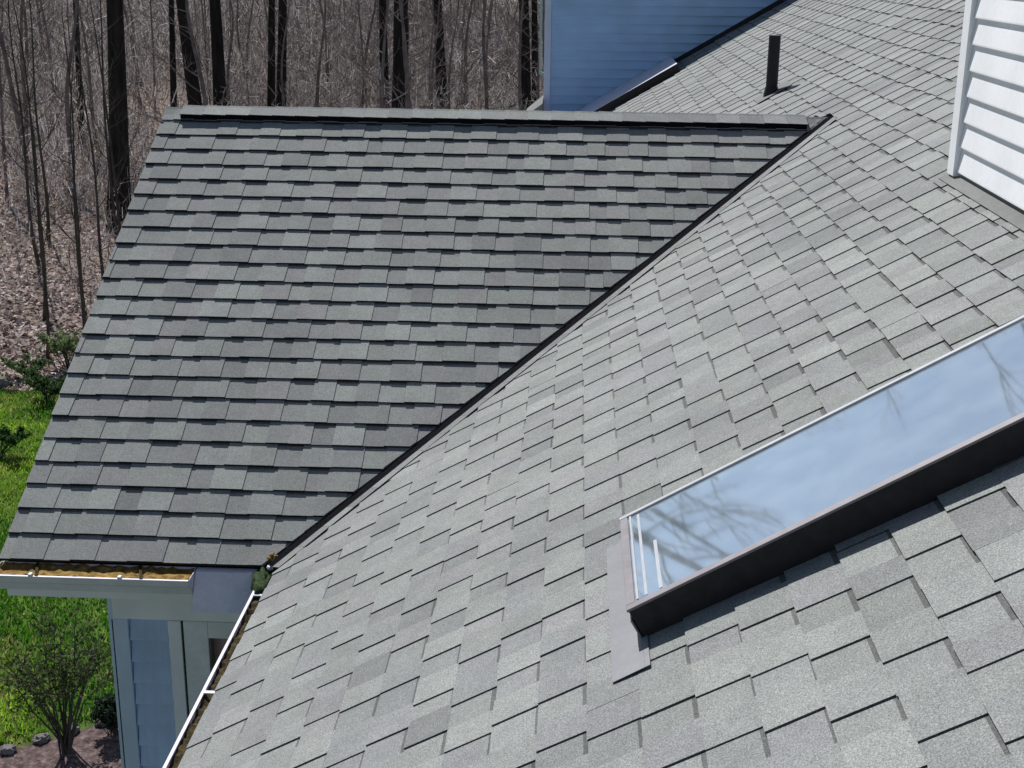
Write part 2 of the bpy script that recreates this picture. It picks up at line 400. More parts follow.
# valley flashing, blackened to paint the gable edge's shadow, under a shingle strip
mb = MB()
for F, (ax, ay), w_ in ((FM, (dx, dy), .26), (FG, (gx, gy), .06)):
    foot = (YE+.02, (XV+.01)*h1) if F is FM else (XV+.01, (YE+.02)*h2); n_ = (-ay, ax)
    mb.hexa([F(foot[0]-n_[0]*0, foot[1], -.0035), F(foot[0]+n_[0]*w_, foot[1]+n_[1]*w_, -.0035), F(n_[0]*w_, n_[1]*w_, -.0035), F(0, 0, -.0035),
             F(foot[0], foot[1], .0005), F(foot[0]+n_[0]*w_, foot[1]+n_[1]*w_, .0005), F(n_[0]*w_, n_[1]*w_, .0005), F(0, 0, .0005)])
hb(mb, 'valley_shadow_flashing', M['black_edge'], main)
mb = MB(); rnd = random.Random(4); Lv = math.hypot(YE, XV*h1); nseg = 30
for k in range(nseg):
    t0, t1 = -Lv*k/nseg, -Lv*(k+1)/nseg+.0015; c = rnd.choice(PAL); f = rnd.uniform(.8, .98); a, b = .118, .190+rnd.uniform(-.001, .001)
    P = lambda t, s_, h: FM(dx*t-dy*s_, dy*t+dx*s_, h)
    mb.hexa([P(t0, a, .0006), P(t1, a, .0006), P(t1, b, .0006), P(t0, b, .0006), P(t0, a, .006), P(t1, a, .006), P(t1, b, .006), P(t0, b, .006)], col=EDGE)
    mb.c[-5] = tuple(x*f for x in c)
hb(mb, 'valley_strip', M['shingle'], main)

# --- skylight ----------------------------------------------------------------
u0, u1, v0, v1 = SKY; ht = .102
mb = MB(); fb = lambda *a, mi=0: mb.fbox(FM, *a, mi=mi)
t_ = .05
fb(u0, u0+t_, v0, v1, -.05, .094); fb(u1-t_, u1, v0, v1, -.05, .094)
fb(u0+t_, u1-t_, v0, v0+t_, -.05, .094); fb(u0+t_, u1-t_, v1-t_, v1, -.05, .094)
skyl = hb(mb, 'skylight', M['bronze'], bevel=.002, label='deck mounted skylight in a dark bronze frame reflecting the sky')
mb = MB(); mb.fbox(FM, u0-.003, u0+.024, v0-.003, v1, .0942, ht)
mb.fbox(FM, u0+.0245, u1-.028, v0-.003, v0+.022, .0942, ht)
hb(mb, 'frame_rim', M['alu'], skyl, bevel=.0015)
mb = MB(); mb.fbox(FM, u1-.0275, u1-.012, v0-.003, v1, .0942, ht+.001)
mb.fbox(FM, u0+.034, u1-.034, v0+.028, v0+.034, .098, .1015)
hb(mb, 'glazing_bead', M['pale_rim'], skyl)
mb = MB(); mb.fbox(FM, u0+.04, u1-.04, v0+.052, v0+.060, .0972, .0984)  # inner sash bars, raised onto the glass where its reflection won't hide them
hb(mb, 'inner_sash_bar', M['pale_rim'], skyl)
mb = MB(); mb.fbox(FM, u0+.04, u0+.34, v0+.094, v0+.104, .0972, .0984)
hb(mb, 'inner_sash_bar', M['pale_rim'], skyl)
mb = MB(); mb.fbox(FM, u0+.025, u1-.028, v0+.0225, v1-.02, .092, .096)
mb2 = MB(); mb2.poly([FM(u0+.0245, v0+.0222, .097), FM(u1-.028, v0+.0222, .097), FM(u1-.028, v1-.02, .097), FM(u0+.0245, v1-.02, .097)])
hb(mb2, 'glass', M['skyglass'], skyl)
mb = MB()                                                      # plastered light well and the room under it
a, b, c, d = u0+t_+.001, u1-t_-.001, v0+t_+.001, v1-t_-.001
for q in ([(a, c), (b, c)], [(b, c), (b, d)], [(b, d), (a, d)], [(a, d), (a, c)]):
    (p0, p1) = q; mb.poly([FM(*p0, .06), FM(*p1, .06), FM(*p1, -.6), FM(*p0, -.6)])
mb.poly([FM(a, c, -.6), FM(b, c, -.6), FM(b, d, -.6), FM(a, d, -.6)])
hb(mb, 'light_well', M['well'], skyl)
mb = MB(); mb.fbox(FM, u0+.1, u1-.12, v0+.085, v0+.10, .0, .089)
mb.fbox(FM, u0+.1, u1-.12, v0+.125, v0+.135, .0, .089)
hb(mb, 'inner_sash', M['pale_rim'], skyl)
mb = MB()
mb.fbox(FM, -5.41, u1+.03, -1.606, v0-.0035, .0125, .0145)
mb.fbox(FM, -5.41, u0-.003, v0-.0035, v0+.012, .0125, .0145)
mb.fbox(FM, u0-.003, u1+.03, v0-.0085, v0-.0035, .0145, .07)
hb(mb, 'apron_flashing', M['flash'], skyl, bevel=.0008, label='flat grey metal apron at the low end of the skylight')
mb = MB()
mb.fbox(FM, u1+.003, u1+.05, v0-.003, v1, .0125, .0145)
mb.fbox(FM, u1+.003, u1+.006, v0-.003, v1, .0145, .06)
hb(mb, 'side_flashing', M['flash_warm'], skyl, bevel=.0008)

# --- vent pipe ---------------------------------------------------------------
px, py, pz = -.065, 1.868, -.038
mb = MB(); mb.tube([(px, py, pz-.03), (px, py, pz+.43)], .043, 20, cap=False); mb.tube([(px, py, pz+.43), (px, py, pz+.31)], .035, 20)
mb.tube([(px, py, pz+.43), (px, py, pz+.4301)], [.043, .035], 20, cap=False)
pipe = hb(mb, 'vent_pipe', M['pipe'], smooth=False, label='black plumbing vent pipe standing on the upper roof')
mb = MB(); mb.tube([(px, py, pz-.05), (px, py, pz+.02), (px, py, pz+.06)], [.062, .054, .046], 20, cap=False)
hb(mb, 'pipe_boot', M['pipe'], pipe)
mb = MB(); mb.fbox(FM, py-.13, py+.15, px*h1-.12, px*h1+.16, .0125, .0145)
hb(mb, 'pipe_flashing', M['dullflash'], pipe)

# --- dormer with white siding ------------------------------------------------
y0, y1, x0, x1 = DORM; zt = 2.35
mb = MB(); zb = lambda x: x*s1
mb.hexa([(x0, y0, zb(x0)-.02), (x1, y0, zb(x1)-.02), (x1, y1, zb(x1)-.02), (x0, y1, zb(x0)-.02), (x0, y0, zt), (x1, y0, zt), (x1, y1, zt), (x0, y1, zt)])
dorm = hb(mb, 'dormer', M['white'], label='white clapboard dormer wall at the right edge of the roof')
def clap_x(x, ya, yb, za, zt, pitch, pro):
    """clapboards on a wall facing -x"""
    mb = MB(); z = za; first = True
    while z < zt:
        z1 = min(z+pitch, zt)
        prof = [(x-.001, z), (x-pro, z), (x-pro, z+.006), (x-.0025, z1+.004), (x-.001, z1+.004)]
        mb.extrude(prof, (lambda a, b: (a, ya, b), lambda a, b: (a, yb, b))); z = z1
    return mb
def clap_y(y, xa, xb, za, zt, pitch, pro, cut=None):
    """clapboards on a wall facing -y; cut(z) gives the lowest x allowed at right end"""
    mb = MB(); z = za
    while z < zt:
        z1 = min(z+pitch, zt); xe_ = min(xb, cut(z)) if cut else xb
        prof = [(y-.001, z), (y-pro, z), (y-pro, z+.006), (y-.0025, z1+.004), (y-.001, z1+.004)]
        if xe_ > xa+.01: mb.extrude(prof, (lambda a, b: (xa, a, b), lambda a, b: (xe_, a, b)))
        z = z1
    return mb
hb(clap_x(x0, y0, y1-.078, .0905, zt, .104, .016), 'white_siding', M['white_siding'], dorm)
mb = MB(); mb.box(x0-.030, x0-.0005, y1-.075, y1+.022, zb(x0)+.012, zt); mb.box(x0, x0+.1, y1+.0005, y1+.022, zb(x0)+.06, zt)
hb(mb, 'corner_board', M['white_siding'], dorm, bevel=.002)
mb = MB(); mb.fbox(FM, y0, y1+.05, x0*h1-.055, x0*h1-.0, .0125, .015); mb.box(x0-.004, x0-.0015, y0, y1-.1, .06, .09)
hb(mb, 'step_flashing', M['dullflash'], dorm)
mb = MB(); mb.box(x0-.02, x1+.1, y0-.2, y1+.2, zt, zt+.06)
mb.hexa([(x0-.3, y0-.25, zt+.05), (x1+1, y0-.25, zt+.05), (x1+1, y1+.12, zt+.05), (x0-.02, y1+.12, zt+.05), (x0-.3, (y0+y1)/2-.01, zt+.9), (x1+1, (y0+y1)/2-.01, zt+.9), (x1+1, (y0+y1)/2, zt+.9), (x0-.02, (y0+y1)/2, zt+.9)])
hb(mb, 'dormer_roof', M['flash'], dorm)

# --- upper blue wall behind the roof ------------------------------------------
BL = -1.865; TS = .30; TW = lambda x: .56+TS*(x-BL)
mb = MB()
mb.hexa([(BL, YB, -7.1), (XR, YB, -7.1), (XR, YB+5, -7.1), (BL, YB+5, -7.1), (BL, YB, TW(BL)), (XR, YB, TW(XR)), (XR, YB+5, TW(XR)), (BL, YB+5, TW(BL))])
blue = hb(mb, 'upper_wall', M['blue_siding'], label='blue clapboard upper wall rising behind the far roof')
mb = MB(); z = -1.3
while z < TW(XR):
    xa = max(BL+.058, (z+.1-.56)/TS+BL); xb = min(XR, (z+.108)/s1+.03)
    prof = [(YB-.001, z), (YB-.032, z), (YB-.032, z+.008), (YB-.0025, z+.104), (YB-.001, z+.104)]
    if xb > xa: mb.extrude(prof, (lambda a, b: (xa, a, b), lambda a, b: (xb, a, b)))
    z += .1
hb(mb, 'blue_siding', M['blue_siding'], blue)
mb = MB(); mb.box(BL-.02, BL+.056, YB-.040, YB-.0005, -1.08, TW(BL)); mb.box(BL-.02, BL-.0005, YB-.0005, YB+.1, -1.3, TW(BL))
hb(mb, 'corner_board', M['blue_trim'], blue, bevel=.003)
mb = MB()                                             # roof over the blue wall
mb.hexa([(BL-.02, YB-.03, TW(BL-.02)), (XR, YB-.03, TW(XR)), (XR, YB+5, TW(XR)), (BL-.02, YB+5, TW(BL-.02)),
         (BL-.02, YB-.03, TW(BL-.02)+.09), (XR, YB-.03, TW(XR)+.09), (XR, YB+5, TW(XR)+.09), (BL-.02, YB+5, TW(BL-.02)+.09)])
hb(mb, 'upper_roof', M['flash'], blue)
mb = MB(); mb.box(BL-.078, BL-.050, YB+.01, YB+.06, -.33, .5)
mb.hexa([(BL-.078, YB+.01, -.37), (BL-.02, YB+.01, -.40), (BL-.02, YB+.06, -.40), (BL-.078, YB+.06, -.37), (BL-.078, YB+.01, -.33), (BL-.02, YB+.01, -.355), (BL-.02, YB+.06, -.355), (BL-.078, YB+.06, -.33)])
hb(mb, 'downspout', mat('pale_green_metal', (.42, .52, .48), .5), blue)
mb = MB()                                             # little sloping eave return at its foot
mb.hexa([(-2.08, 7.0, -1.3), (BL-.021, 7.0, -1.3), (BL-.021, 7.6, -1.3), (-2.08, 7.6, -1.3), (-2.08, 7.0, -.80), (BL-.021, 7.0, -.66), (BL-.021, 7.6, -.62), (-2.08, 7.6, -.78)])
hb(mb, 'eave_return', M['dullflash'], blue, bevel=.004)
mb = MB(); mb.fbox(FM, 6.36, YB-.03, -2.1, -.405*h1, .011, .092)
curb = hb(mb, 'roof_curb', M['bronze'], label='low boxed curb with pale metal top at the foot of the blue wall')
mb = MB(); mb.fbox(FM, 6.345, YB-.03, -2.1, -.405*h1+.01, .0925, .0965)
hb(mb, 'metal_cap', M['gutter'], curb)
mb = MB(); mb.fbox(FM, YB-.10, YB-.013, -.39*h1, XR*h1, .0125, .016); mb.fbox(FM, YB-.038, YB-.0335, -.39*h1, XR*h1, .016, .05)
hb(mb, 'step_flashing', M['bronze'], curb)

# --- gutters -----------------------------------------------------------------
def gutter(name, P, D, O, length, depth, hgt, label, mud_mat, mud_level):
    """K-style trough; P = start at the back top edge, D along, O outwards"""
    P, D, O = Vector(P), Vector(D), Vector(O); Z = Vector((0, 0, 1))
    outer = [(0, 0), (0, -hgt), (depth*.62, -hgt), (depth*.70, -hgt*.62), (depth*.93, -hgt*.36), (depth, -hgt*.05), (depth, 0)]
    inner = [(depth-.012, 0), (depth-.012, -.006), (depth-.004, -.006), (depth-.0045, -hgt*.05), (depth*.9, -hgt*.36+.003), (depth*.68, -hgt*.62), (depth*.6, -hgt+.003), (.003, -hgt+.003), (.003, 0)]
    mb = MB(); f = lambda s_: (lambda a, b: P+D*s_+O*a+Z*b)
    mb.extrude(outer+inner, (f(0), f(length)), caps=False)
    for s_ in (0, length-.002): mb.extrude(outer, (f(s_), f(s_+.002)))
    gobj = hb(mb, name, M['gutter'], label=label)
    mb = MB(); n = int(length/.025); rnd = random.Random(len(name)+int(length*100)); rows = []
    for i in range(n+1):
        row = []
        for j in range(6):
            aa = .006+(depth*.94-.012)*j/5
            row.append(P+D*(.01+(length-.02)*i/n)+O*aa+Z*(-hgt+mud_level*hgt+rnd.uniform(-.008, .008)-.008*math.sin(j/5*3.14)))
        rows.append(row)
    for i in range(n):
        for j in range(5): mb.poly([rows[i][j], rows[i+1][j], rows[i+1][j+1], rows[i][j+1]])
    hb(mb, 'gutter_debris', mud_mat, gobj, smooth=True)
    return gobj, f
gz = ZE-.018
gg, fg = gutter('gutter', (XL+.0, YE+.02, gz), (1, 0, 0), (0, -1, 0), .895, .145, .092, 'gutter full of brown leaf debris along the wing eave', M['mud'], .97)
def strap(P8, mtl, name, parent): mb = MB(); mb.hexa(P8); return hb(mb, name, mtl, parent)
for s_ in (.16, .63): strap([fg(s_)(-.0, -.001), fg(s_+.012)(-.0, -.001), fg(s_+.06)(.139, -.001), fg(s_+.045)(.139, -.001), fg(s_)(-.0, .003), fg(s_+.012)(-.0, .003), fg(s_+.06)(.139, .003), fg(s_+.045)(.139, .003)], M['wetmud'], 'gutter_strap', gg)
for s_ in (.18, .58): strap([fg(s_)(.128, .0005), fg(s_+.014)(.128, .0005), fg(s_+.014)(.15, .0005), fg(s_)(.15, .0005), fg(s_)(.128, .012), fg(s_+.014)(.128, .012), fg(s_+.014)(.15, .012), fg(s_)(.15, .012)], M['white'], 'gutter_clip', gg)
# flat metal cover between the end of that gutter and the valley
xa, xb = XL+.897, XV-.045
mb = MB()
mb.hexa([(xa, YE-.125, gz-.15), (xb, YE-.125, gz-.15), (xb+.03, YE+.02, gz-.15), (xa, YE+.02, gz-.15), (xa, YE-.022, gz-.004), (xb+.02, YE-.022, gz-.004), (xb+.03, YE+.02, gz+.002), (xa, YE+.02, gz+.002)])
hb(mb, 'gutter_cover', M['cover'], bevel=.004, label='flat grey metal cover at the inner end of the wing gutter')
XG = XE-.088; MZ = XE*s1-.085
gm, fm = gutter('gutter', (XE+.02, -3.02, MZ), (0, -1, 0), (-1, 0, 0), 7.1, .118, .09, 'white lipped gutter with dark debris along the main eave', M['wetmud'], .82)
for s_ in (.16, .97, 1.78, 2.6, 3.4, 4.2):
    strap([fm(s_)(.0, -.004), fm(s_+.018)(.0, -.004), fm(s_+.018)(.112, -.004), fm(s_)(.112, -.004), fm(s_)(.0, .001), fm(s_+.018)(.0, .001), fm(s_+.018)(.112, .001), fm(s_)(.112, .001)], M['white'], 'gutter_strap', gm)
# corner box where the valley empties, choked with moss and leaves
mb = MB(); bx0, bx1, by0, by1 = XV-.03, XE+.02, -3.015, YE+.10; zb_ = MZ-.01
mb.box(XG-.03, XG-.027, -3.02, YE-.02, zb_-.10, zb_+.02); mb.box(XG-.027, XE+.02, -3.02, YE+.1, zb_-.10, zb_-.095)
cb = hb(mb, 'valley_outlet', M['gutter'], label='mossy gutter corner choked with leaves at the valley foot')
bm = bmesh.new(); bmesh.ops.create_icosphere(bm, subdivisions=4, radius=1)
rnd = random.Random(9)
from mathutils import noise as NZ
for v in bm.verts:
    d = 1+.35*NZ.noise(v.co*3); v.co = Vector((v.co.x*.052*d, v.co.y*.125*d, v.co.z*.045*d))
me = bpy.data.meshes.new('moss'); bm.to_mesh(me); bm.free(); me.materials.append(M['moss'])
def lump(name, mtl, loc, sc, rot=0, seed=0):
    bm = bmesh.new(); bmesh.ops.create_icosphere(bm, subdivisions=4, radius=1); off = Vector((seed*7.3, seed*3.1, 0))
    for v in bm.verts:
        d = 1+.4*NZ.noise(v.co*2.2+off)+.2*NZ.noise(v.co*6+off); v.co = Vector((v.co.x*sc[0]*d, v.co.y*sc[1]*d, v.co.z*sc[2]*d))
    bmesh.ops.rotate(bm, verts=bm.verts, matrix=Matrix.Rotation(rot, 3, 'Z')); bmesh.ops.translate(bm, verts=bm.verts, vec=loc)
    me = bpy.data.meshes.new(name); bm.to_mesh(me); bm.free(); me.materials.append(mtl)
    for p in me.polygons: p.use_smooth = True
    o = bpy.data.objects.new(name, me); COL.objects.link(o); return o
def hl(o, parent): o.parent = parent; return o
hl(lump('moss_clump', M['moss'], (XG+.005, -3.03, MZ-.015), (.045, .17, .045), .1, 1), cb)
hl(lump('leaf_clump', M['mud'], (XG+.03, -2.93, MZ+.045), (.032, .03, .03), 0, 2), cb)
hl(lump('pale_leaf', M['white'], (XG+.032, -2.985, MZ+.035), (.016, .02, .012), 0, 3), cb)
# fascia boards
mb = MB(); mb.box(XL+.01, XV-.02, YE+.022, YE+.045, ZE-.19, ZE-.022); hb(mb, 'fascia', M['grey_trim'])
mb = MB(); mb.box(XE+.022, XE+.045, -10.1, -2.8, XE*s1-.24, XE*s1-.045); hb(mb, 'fascia', M['grey_trim'])

# --- lower wing wall ---------------------------------------------------------
YW = -2.75; XC = -3.665; ZG = -7.1
mb = MB(); mb.box(XC+.012, -2.3, YW+.03, 2.75, ZG, -1.72)
mb.hexa([(XC+.012, YW+.03, -1.72), (XC+.10, YW+.03, -1.72), (XC+.10, 2.75, -1.72), (XC+.012, 2.75, -1.72), (XC+.012, -.02, -.06), (XC+.10, -.02, -.06), (XC+.10, .02, -.06), (XC+.012, .02, -.06)])
lw = hb(mb, 'wing_wall', M['grey_siding'], label='shaded slate blue clapboard wall below the wing gutter')
mb = MB(); mb.box(-2.3, 6.5, -9.9, YB, ZG, -1.9); hb(mb, 'main_wall', M['grey_siding'])
WX0, WX1, WZ0, WZ1 = -3.392, -2.62, -3.9, -2.085
mb = clap_y(YW+.03, XC+.085, WX0-.004, ZG+.3, -2.10, .115, .027)
hb(mb, 'blue_siding', M['grey_siding'], lw)
hb(clap_x(XC+.012, YW+.06, 2.75, ZG+.3, -1.75, .115, .012), 'blue_siding', M['grey_siding'], lw)
mb = MB(); mb.box(XC, XC+.08, YW, YW+.0295, ZG+.2, -2.0845); mb.box(XC-.012, XC-.0005+.012, YW, YW+.1, ZG+.2, -1.75)
hb(mb, 'corner_board', M['blue_trim'], lw, bevel=.003)
mb = MB(); mb.box(XC+.0125, -2.3, YW-.006, YW+.0295, -2.083, -1.80); mb.box(XC+.0125, -2.3, YW-.03, YW-.0065, -1.9, -1.80)
hb(mb, 'frieze_board', M['grey_trim'], lw, bevel=.003)
mb = MB()                                             # soffit
mb.box(XL+.02, XV, YE+.046, YW+.03, ZE-.13, ZE-.115); hb(mb, 'soffit', M['grey_trim'], lw)
mb = MB()
mb.box(WX0, WX0+.062, YW-.004, YW+.029, WZ0, WZ1-.002); mb.box(WX1-.062, WX1, YW-.004, YW+.029, WZ0, WZ1-.002)
mb.box(WX0+.0625, WX1-.0625, YW-.004, YW+.029, WZ0, WZ0+.06)
win = hb(mb, 'window', M['grey_trim'], lw, bevel=.003)
mb = MB()
mb.box(WX0+.0625, WX0+.072, YW+.005, YW+.012, WZ0+.06, WZ1); hb(mb, 'weather_strip', M['moss'], win)
mb = MB()
mb.box(WX0+.0725, WX0+.19, YW+.000, YW+.028, WZ0+.0605, WZ1-.003); mb.box(WX1-.18, WX1-.0625, YW+.000, YW+.028, WZ0+.0605, WZ1-.003)
mb.box(WX0+.1905, WX1-.1805, YW+.000, YW+.028, WZ1-.09, WZ1-.003)
hb(mb, 'sash', M['cover'], win, bevel=.004)
mb = MB(); mb.poly([(WX0+.19, YW+.014, WZ0+.06), (WX1-.18, YW+.014, WZ0+.06), (WX1-.18, YW+.014, WZ1-.09), (WX0+.19, YW+.014, WZ1-.09)])
hb(mb, 'curtain', M['curtain'], win)
mb = MB()
for k in range(3): mb.box(WX0+.2+k*.16, WX0+.212+k*.16, YW+.003, YW+.010, WZ0+.0605, WZ1-.091)
hb(mb, 'muntin', M['dark_glass'], win)

# ------------------------------------------------------------------ ground
def sheet(name, xs, ys, z, mtl, nf=None, kind='structure'):
    verts = []; faces = []
    for j, y in enumerate(ys):
        for i, x in enumerate(xs):
            verts.append((x, y, z+(nf(x, y) if nf else 0)))
    W_ = len(xs)
    for j in range(len(ys)-1):
        for i in range(W_-1):
            k = j*W_+i; faces.append((k, k+1, k+W_+1, k+W_))
    me = bpy.data.meshes.new(name); me.from_pydata(verts, [], faces); me.materials.append(mtl)
    o = bpy.data.objects.new(name, me); COL.objects.link(o)
    if kind: o['kind'] = kind
    return o
def sp(a, b, n, p=1): return [a+(b-a)*(i/n)**p for i in range(n+1)]
rel = lambda x, y: (0 if y < 19 else min(1, (y-19)/20)*(.35*NZ.noise(Vector((x*.12, y*.12, 0)))+.12*NZ.noise(Vector((x*.4, y*.4, 3)))))
xs = [-2500, -900, -300]+sp(-120, 120, 120)+[300, 900, 2500]; ys = [-2500, -600, -100]+sp(-30, 150, 110)+[400, 1000, 2600]
sheet('ground', xs, ys, -7.1, M['ground'], rel)
# lawn with a wavy far edge
mb = MB(); pts = [(-40, -30), (20, -30), (20, 15)]
for i in range(61):
    x = 20-i; pts.append((x, 16.3+1.1*NZ.noise(Vector((x*.22, 0, 0)))+.5*NZ.noise(Vector((x*.9, 4, 0)))+max(0, -x-11)*-.15))
mb.poly([(x, y, -7.092) for x, y in pts]); tag(mb.build('lawn', M['lawn']), kind='structure')
pts = [(-9.5, -4), (-3.9, -4), (-3.9, 5.6)]
for i in range(30):
    x = -3.9-i*.19; pts.append((x, 5.9+(x+3.9)*.66+.12*NZ.noise(Vector((x*1.3, 7, 0)))))
mb = MB(); mb.poly([(x, y, -7.086) for x, y in pts]); tag(mb.build('garden_bed', M['bed']), kind='structure')
edge_pts = pts[3:]

# blades of grass over the part of the lawn in view
def blades(name, mtl, gen, n, seed):
    rng = np.random.default_rng(seed); V, C = gen(rng, n)
    k = V.shape[1]; me = bpy.data.meshes.new(name); N_ = len(V)
    me.vertices.add(N_*k); me.vertices.foreach_set('co', V.reshape(-1).astype(np.float32))
    me.loops.add(N_*k); me.loops.foreach_set('vertex_index', np.arange(N_*k, dtype=np.int32))
    me.polygons.add(N_); me.polygons.foreach_set('loop_start', np.arange(N_, dtype=np.int32)*k)
    me.polygons.foreach_set('loop_total', np.full(N_, k, dtype=np.int32))
    me.update(); at = me.color_attributes.new('tone', 'FLOAT_COLOR', 'CORNER')
    c4 = np.concatenate([C, np.ones((N_, 1))], 1); at.data.foreach_set('color', np.repeat(c4, k, 0).reshape(-1).astype(np.float32))
    me.materials.append(mtl); o = bpy.data.objects.new(name, me); COL.objects.link(o); return o
def vnoise(x, y, s_, seed):
    """smooth value noise on arrays"""
    r = np.random.default_rng(seed).random((64, 64)); X, Y = x*s_, y*s_
    xi, yi = np.floor(X).astype(int), np.floor(Y).astype(int); fx, fy = X-xi, Y-yi; fx = fx*fx*(3-2*fx); fy = fy*fy*(3-2*fy)
    g_ = lambda i, j: r[i % 64, j % 64]
    return (g_(xi, yi)*(1-fx)+g_(xi+1, yi)*fx)*(1-fy)+(g_(xi, yi+1)*(1-fx)+g_(xi+1, yi+1)*fx)*fy
def grass(rng, n):
    x = rng.uniform(-15.5, -5, n); y = rng.uniform(2, 16.4, n); ok = (y > 5.9+(x+3.9)*.66+.1)
    x, y = x[ok], y[ok]; n = len(x); a = rng.uniform(0, 2*np.pi, n)
    lump_ = vnoise(x, y, 1.6, 1)*.6+vnoise(x, y, 4.2, 2)*.4
    h = rng.uniform(.04, .10, n)*(.5+1.2*lump_); wd = rng.uniform(.008, .017, n)
    b = np.stack([x, y, np.full(n, -7.092)], 1); d = np.stack([np.cos(a), np.sin(a), 0*a], 1)
    lean = np.stack([rng.normal(0, .4, n)*h, rng.normal(0, .4, n)*h, h], 1)
    V = np.stack([b-d*wd[:, None], b+d*wd[:, None], b+lean], 1)
    g0, g1, g2 = np.array([.07, .22, .015]), np.array([.36, .56, .06]), np.array([.38, .36, .12])
    p = np.clip((vnoise(x, y, .9, 3)-.3)*1.6, 0, 1)[:, None]; q = (rng.random(n) < .10+.25*(vnoise(x, y, .6, 5) > .68))[:, None]
    C = g0*(1-p)+g1*p; C = np.where(q, g2, C)*rng.uniform(.6, 1.25, (n, 1)); return V, C
tag(blades('grass', M['leaf'], grass, 130000, 1), 'short uneven spring grass beside the house', 'grass', kind='stuff')

# fallen leaves and low growth on the litter
def litter(rng, n):
    y = 15.5+rng.random(n)**1.5*45; x = -1.52+(-.0437-.42+rng.random(n)*.44)*(y+8.4)*1.05
    a = rng.uniform(0, 2*np.pi, n); s_ = rng.uniform(.03, .09, n); z = -7.08+rng.random(n)*.05
    c = np.stack([x, y, z], 1); t1 = np.stack([np.cos(a), np.sin(a), rng.normal(0, .5, n)], 1)*s_[:, None]
    t2 = np.stack([-np.sin(a), np.cos(a), rng.normal(0, .5, n)], 1)*s_[:, None]*.7
    V = np.stack([c-t1, c+t2, c+t1, c-t2], 1)
    pal = np.array([[.50, .40, .36], [.70, .61, .56], [.30, .20, .17], [.58, .47, .45], [.16, .11, .09]])
    C = pal[rng.integers(0, 5, n)]*rng.uniform(.6, 1.15, (n, 1)); return V, C
tag(blades('leaf_litter', M['twig'], litter, 70000, 2), 'pale dry fallen leaves covering the forest floor', 'fallen leaves', kind='stuff')

def thicket(rng, n):
    y = 19+rng.random(n)**.8*105; x = -1.52+(-.0437-.42+rng.random(n)*.50)*(y+8.4)*1.05
    dens = vnoise(x, y, .22, 11)*.55+vnoise(x, y, .7, 12)*.45; ok = rng.random(n) < np.clip((dens-.28)*2.3, .05, 1)*np.clip((y-19)/16, .10, 1)
    x, y = x[ok], y[ok]; n = len(x); top = np.clip(1.0+(y-19)*.07, 1.2, 5.6)*(.6+.8*vnoise(x, y, .3, 13))
    z = -7.1+rng.random(n)**1.2*top
    ln = rng.uniform(.15, .65, n)*(1+(y-20)*.008); wd = rng.uniform(.005, .014, n)*(1+(y-20)*.020)
    tilt = np.abs(rng.normal(0, .85, n)); a = rng.uniform(0, 2*np.pi, n)
    ax = np.stack([np.sin(tilt)*np.cos(a), np.sin(tilt)*np.sin(a), np.cos(tilt)], 1)
    b = rng.uniform(0, 2*np.pi, n); sd = np.cross(ax, np.stack([np.cos(b), np.sin(b), 0*b], 1)); sd /= np.linalg.norm(sd, axis=1)[:, None]+1e-6
    c = np.stack([x, y, z], 1); A_, B_ = ax*ln[:, None]/2, sd*wd[:, None]
    V = np.stack([c-A_-B_, c-A_+B_, c+A_+B_*.5, c+A_-B_*.5], 1)
    pal = np.array([[.43, .38, .375], [.60, .56, .56], [.15, .12, .12], [.31, .245, .25], [.74, .71, .69], [.28, .25, .18]])
    C = pal[rng.integers(0, 6, n)]*rng.uniform(.55, 1.15, (n, 1))*(.50+.85*vnoise(x, y, .15, 14))[:, None]; return V, C
tag(blades('brush', M['twig'], thicket, 300000, 3), 'tangled grey brown leafless brush filling the woods', 'brush', kind='stuff')

# ------------------------------------------------------------------ trees
def trunk_pts(h, bend, seed, r0, n=12):
    rnd = random.Random(seed); ph, ph2 = rnd.random()*6, rnd.random()*6; P = []; Rr = []
    for i in range(n+1):
        t = i/n; z = h*t
        P.append(Vector((bend*math.sin(t*2.6+ph)-bend*math.sin(ph)+.3*bend*math.sin(t*9+ph2)-.3*bend*math.sin(ph2), bend*math.sin(t*2.2+ph2)-bend*math.sin(ph2), z)))
        Rr.append(r0*(1-.78*t)*(1+.35*math.exp(-t*n*1.2)))
    return P, Rr
def grow(mb, p, d, ln, r, lvl, rnd):
    n = 4; pts = [p]; dd = d.copy()
    for i in range(n):
        dd = (dd+Vector((rnd.uniform(-.22, .22), rnd.uniform(-.22, .22), rnd.uniform(-.05, .22)))).normalized(); pts.append(pts[-1]+dd*ln/n)
    mb.tube(pts, [r*(1-.72*i/n) for i in range(n+1)], 5 if lvl else 6, cap=False)
    if lvl < 2:
        for k in range(rnd.randint(3, 5)):
            i = rnd.randint(1, n); q = pts[i]
            nd = (dd+Vector((rnd.uniform(-1, 1), rnd.uniform(-1, 1), rnd.uniform(-.3, .7)))*.8).normalized()
            grow(mb, q, nd, ln*rnd.uniform(.35, .6), r*.5, lvl+1, rnd)
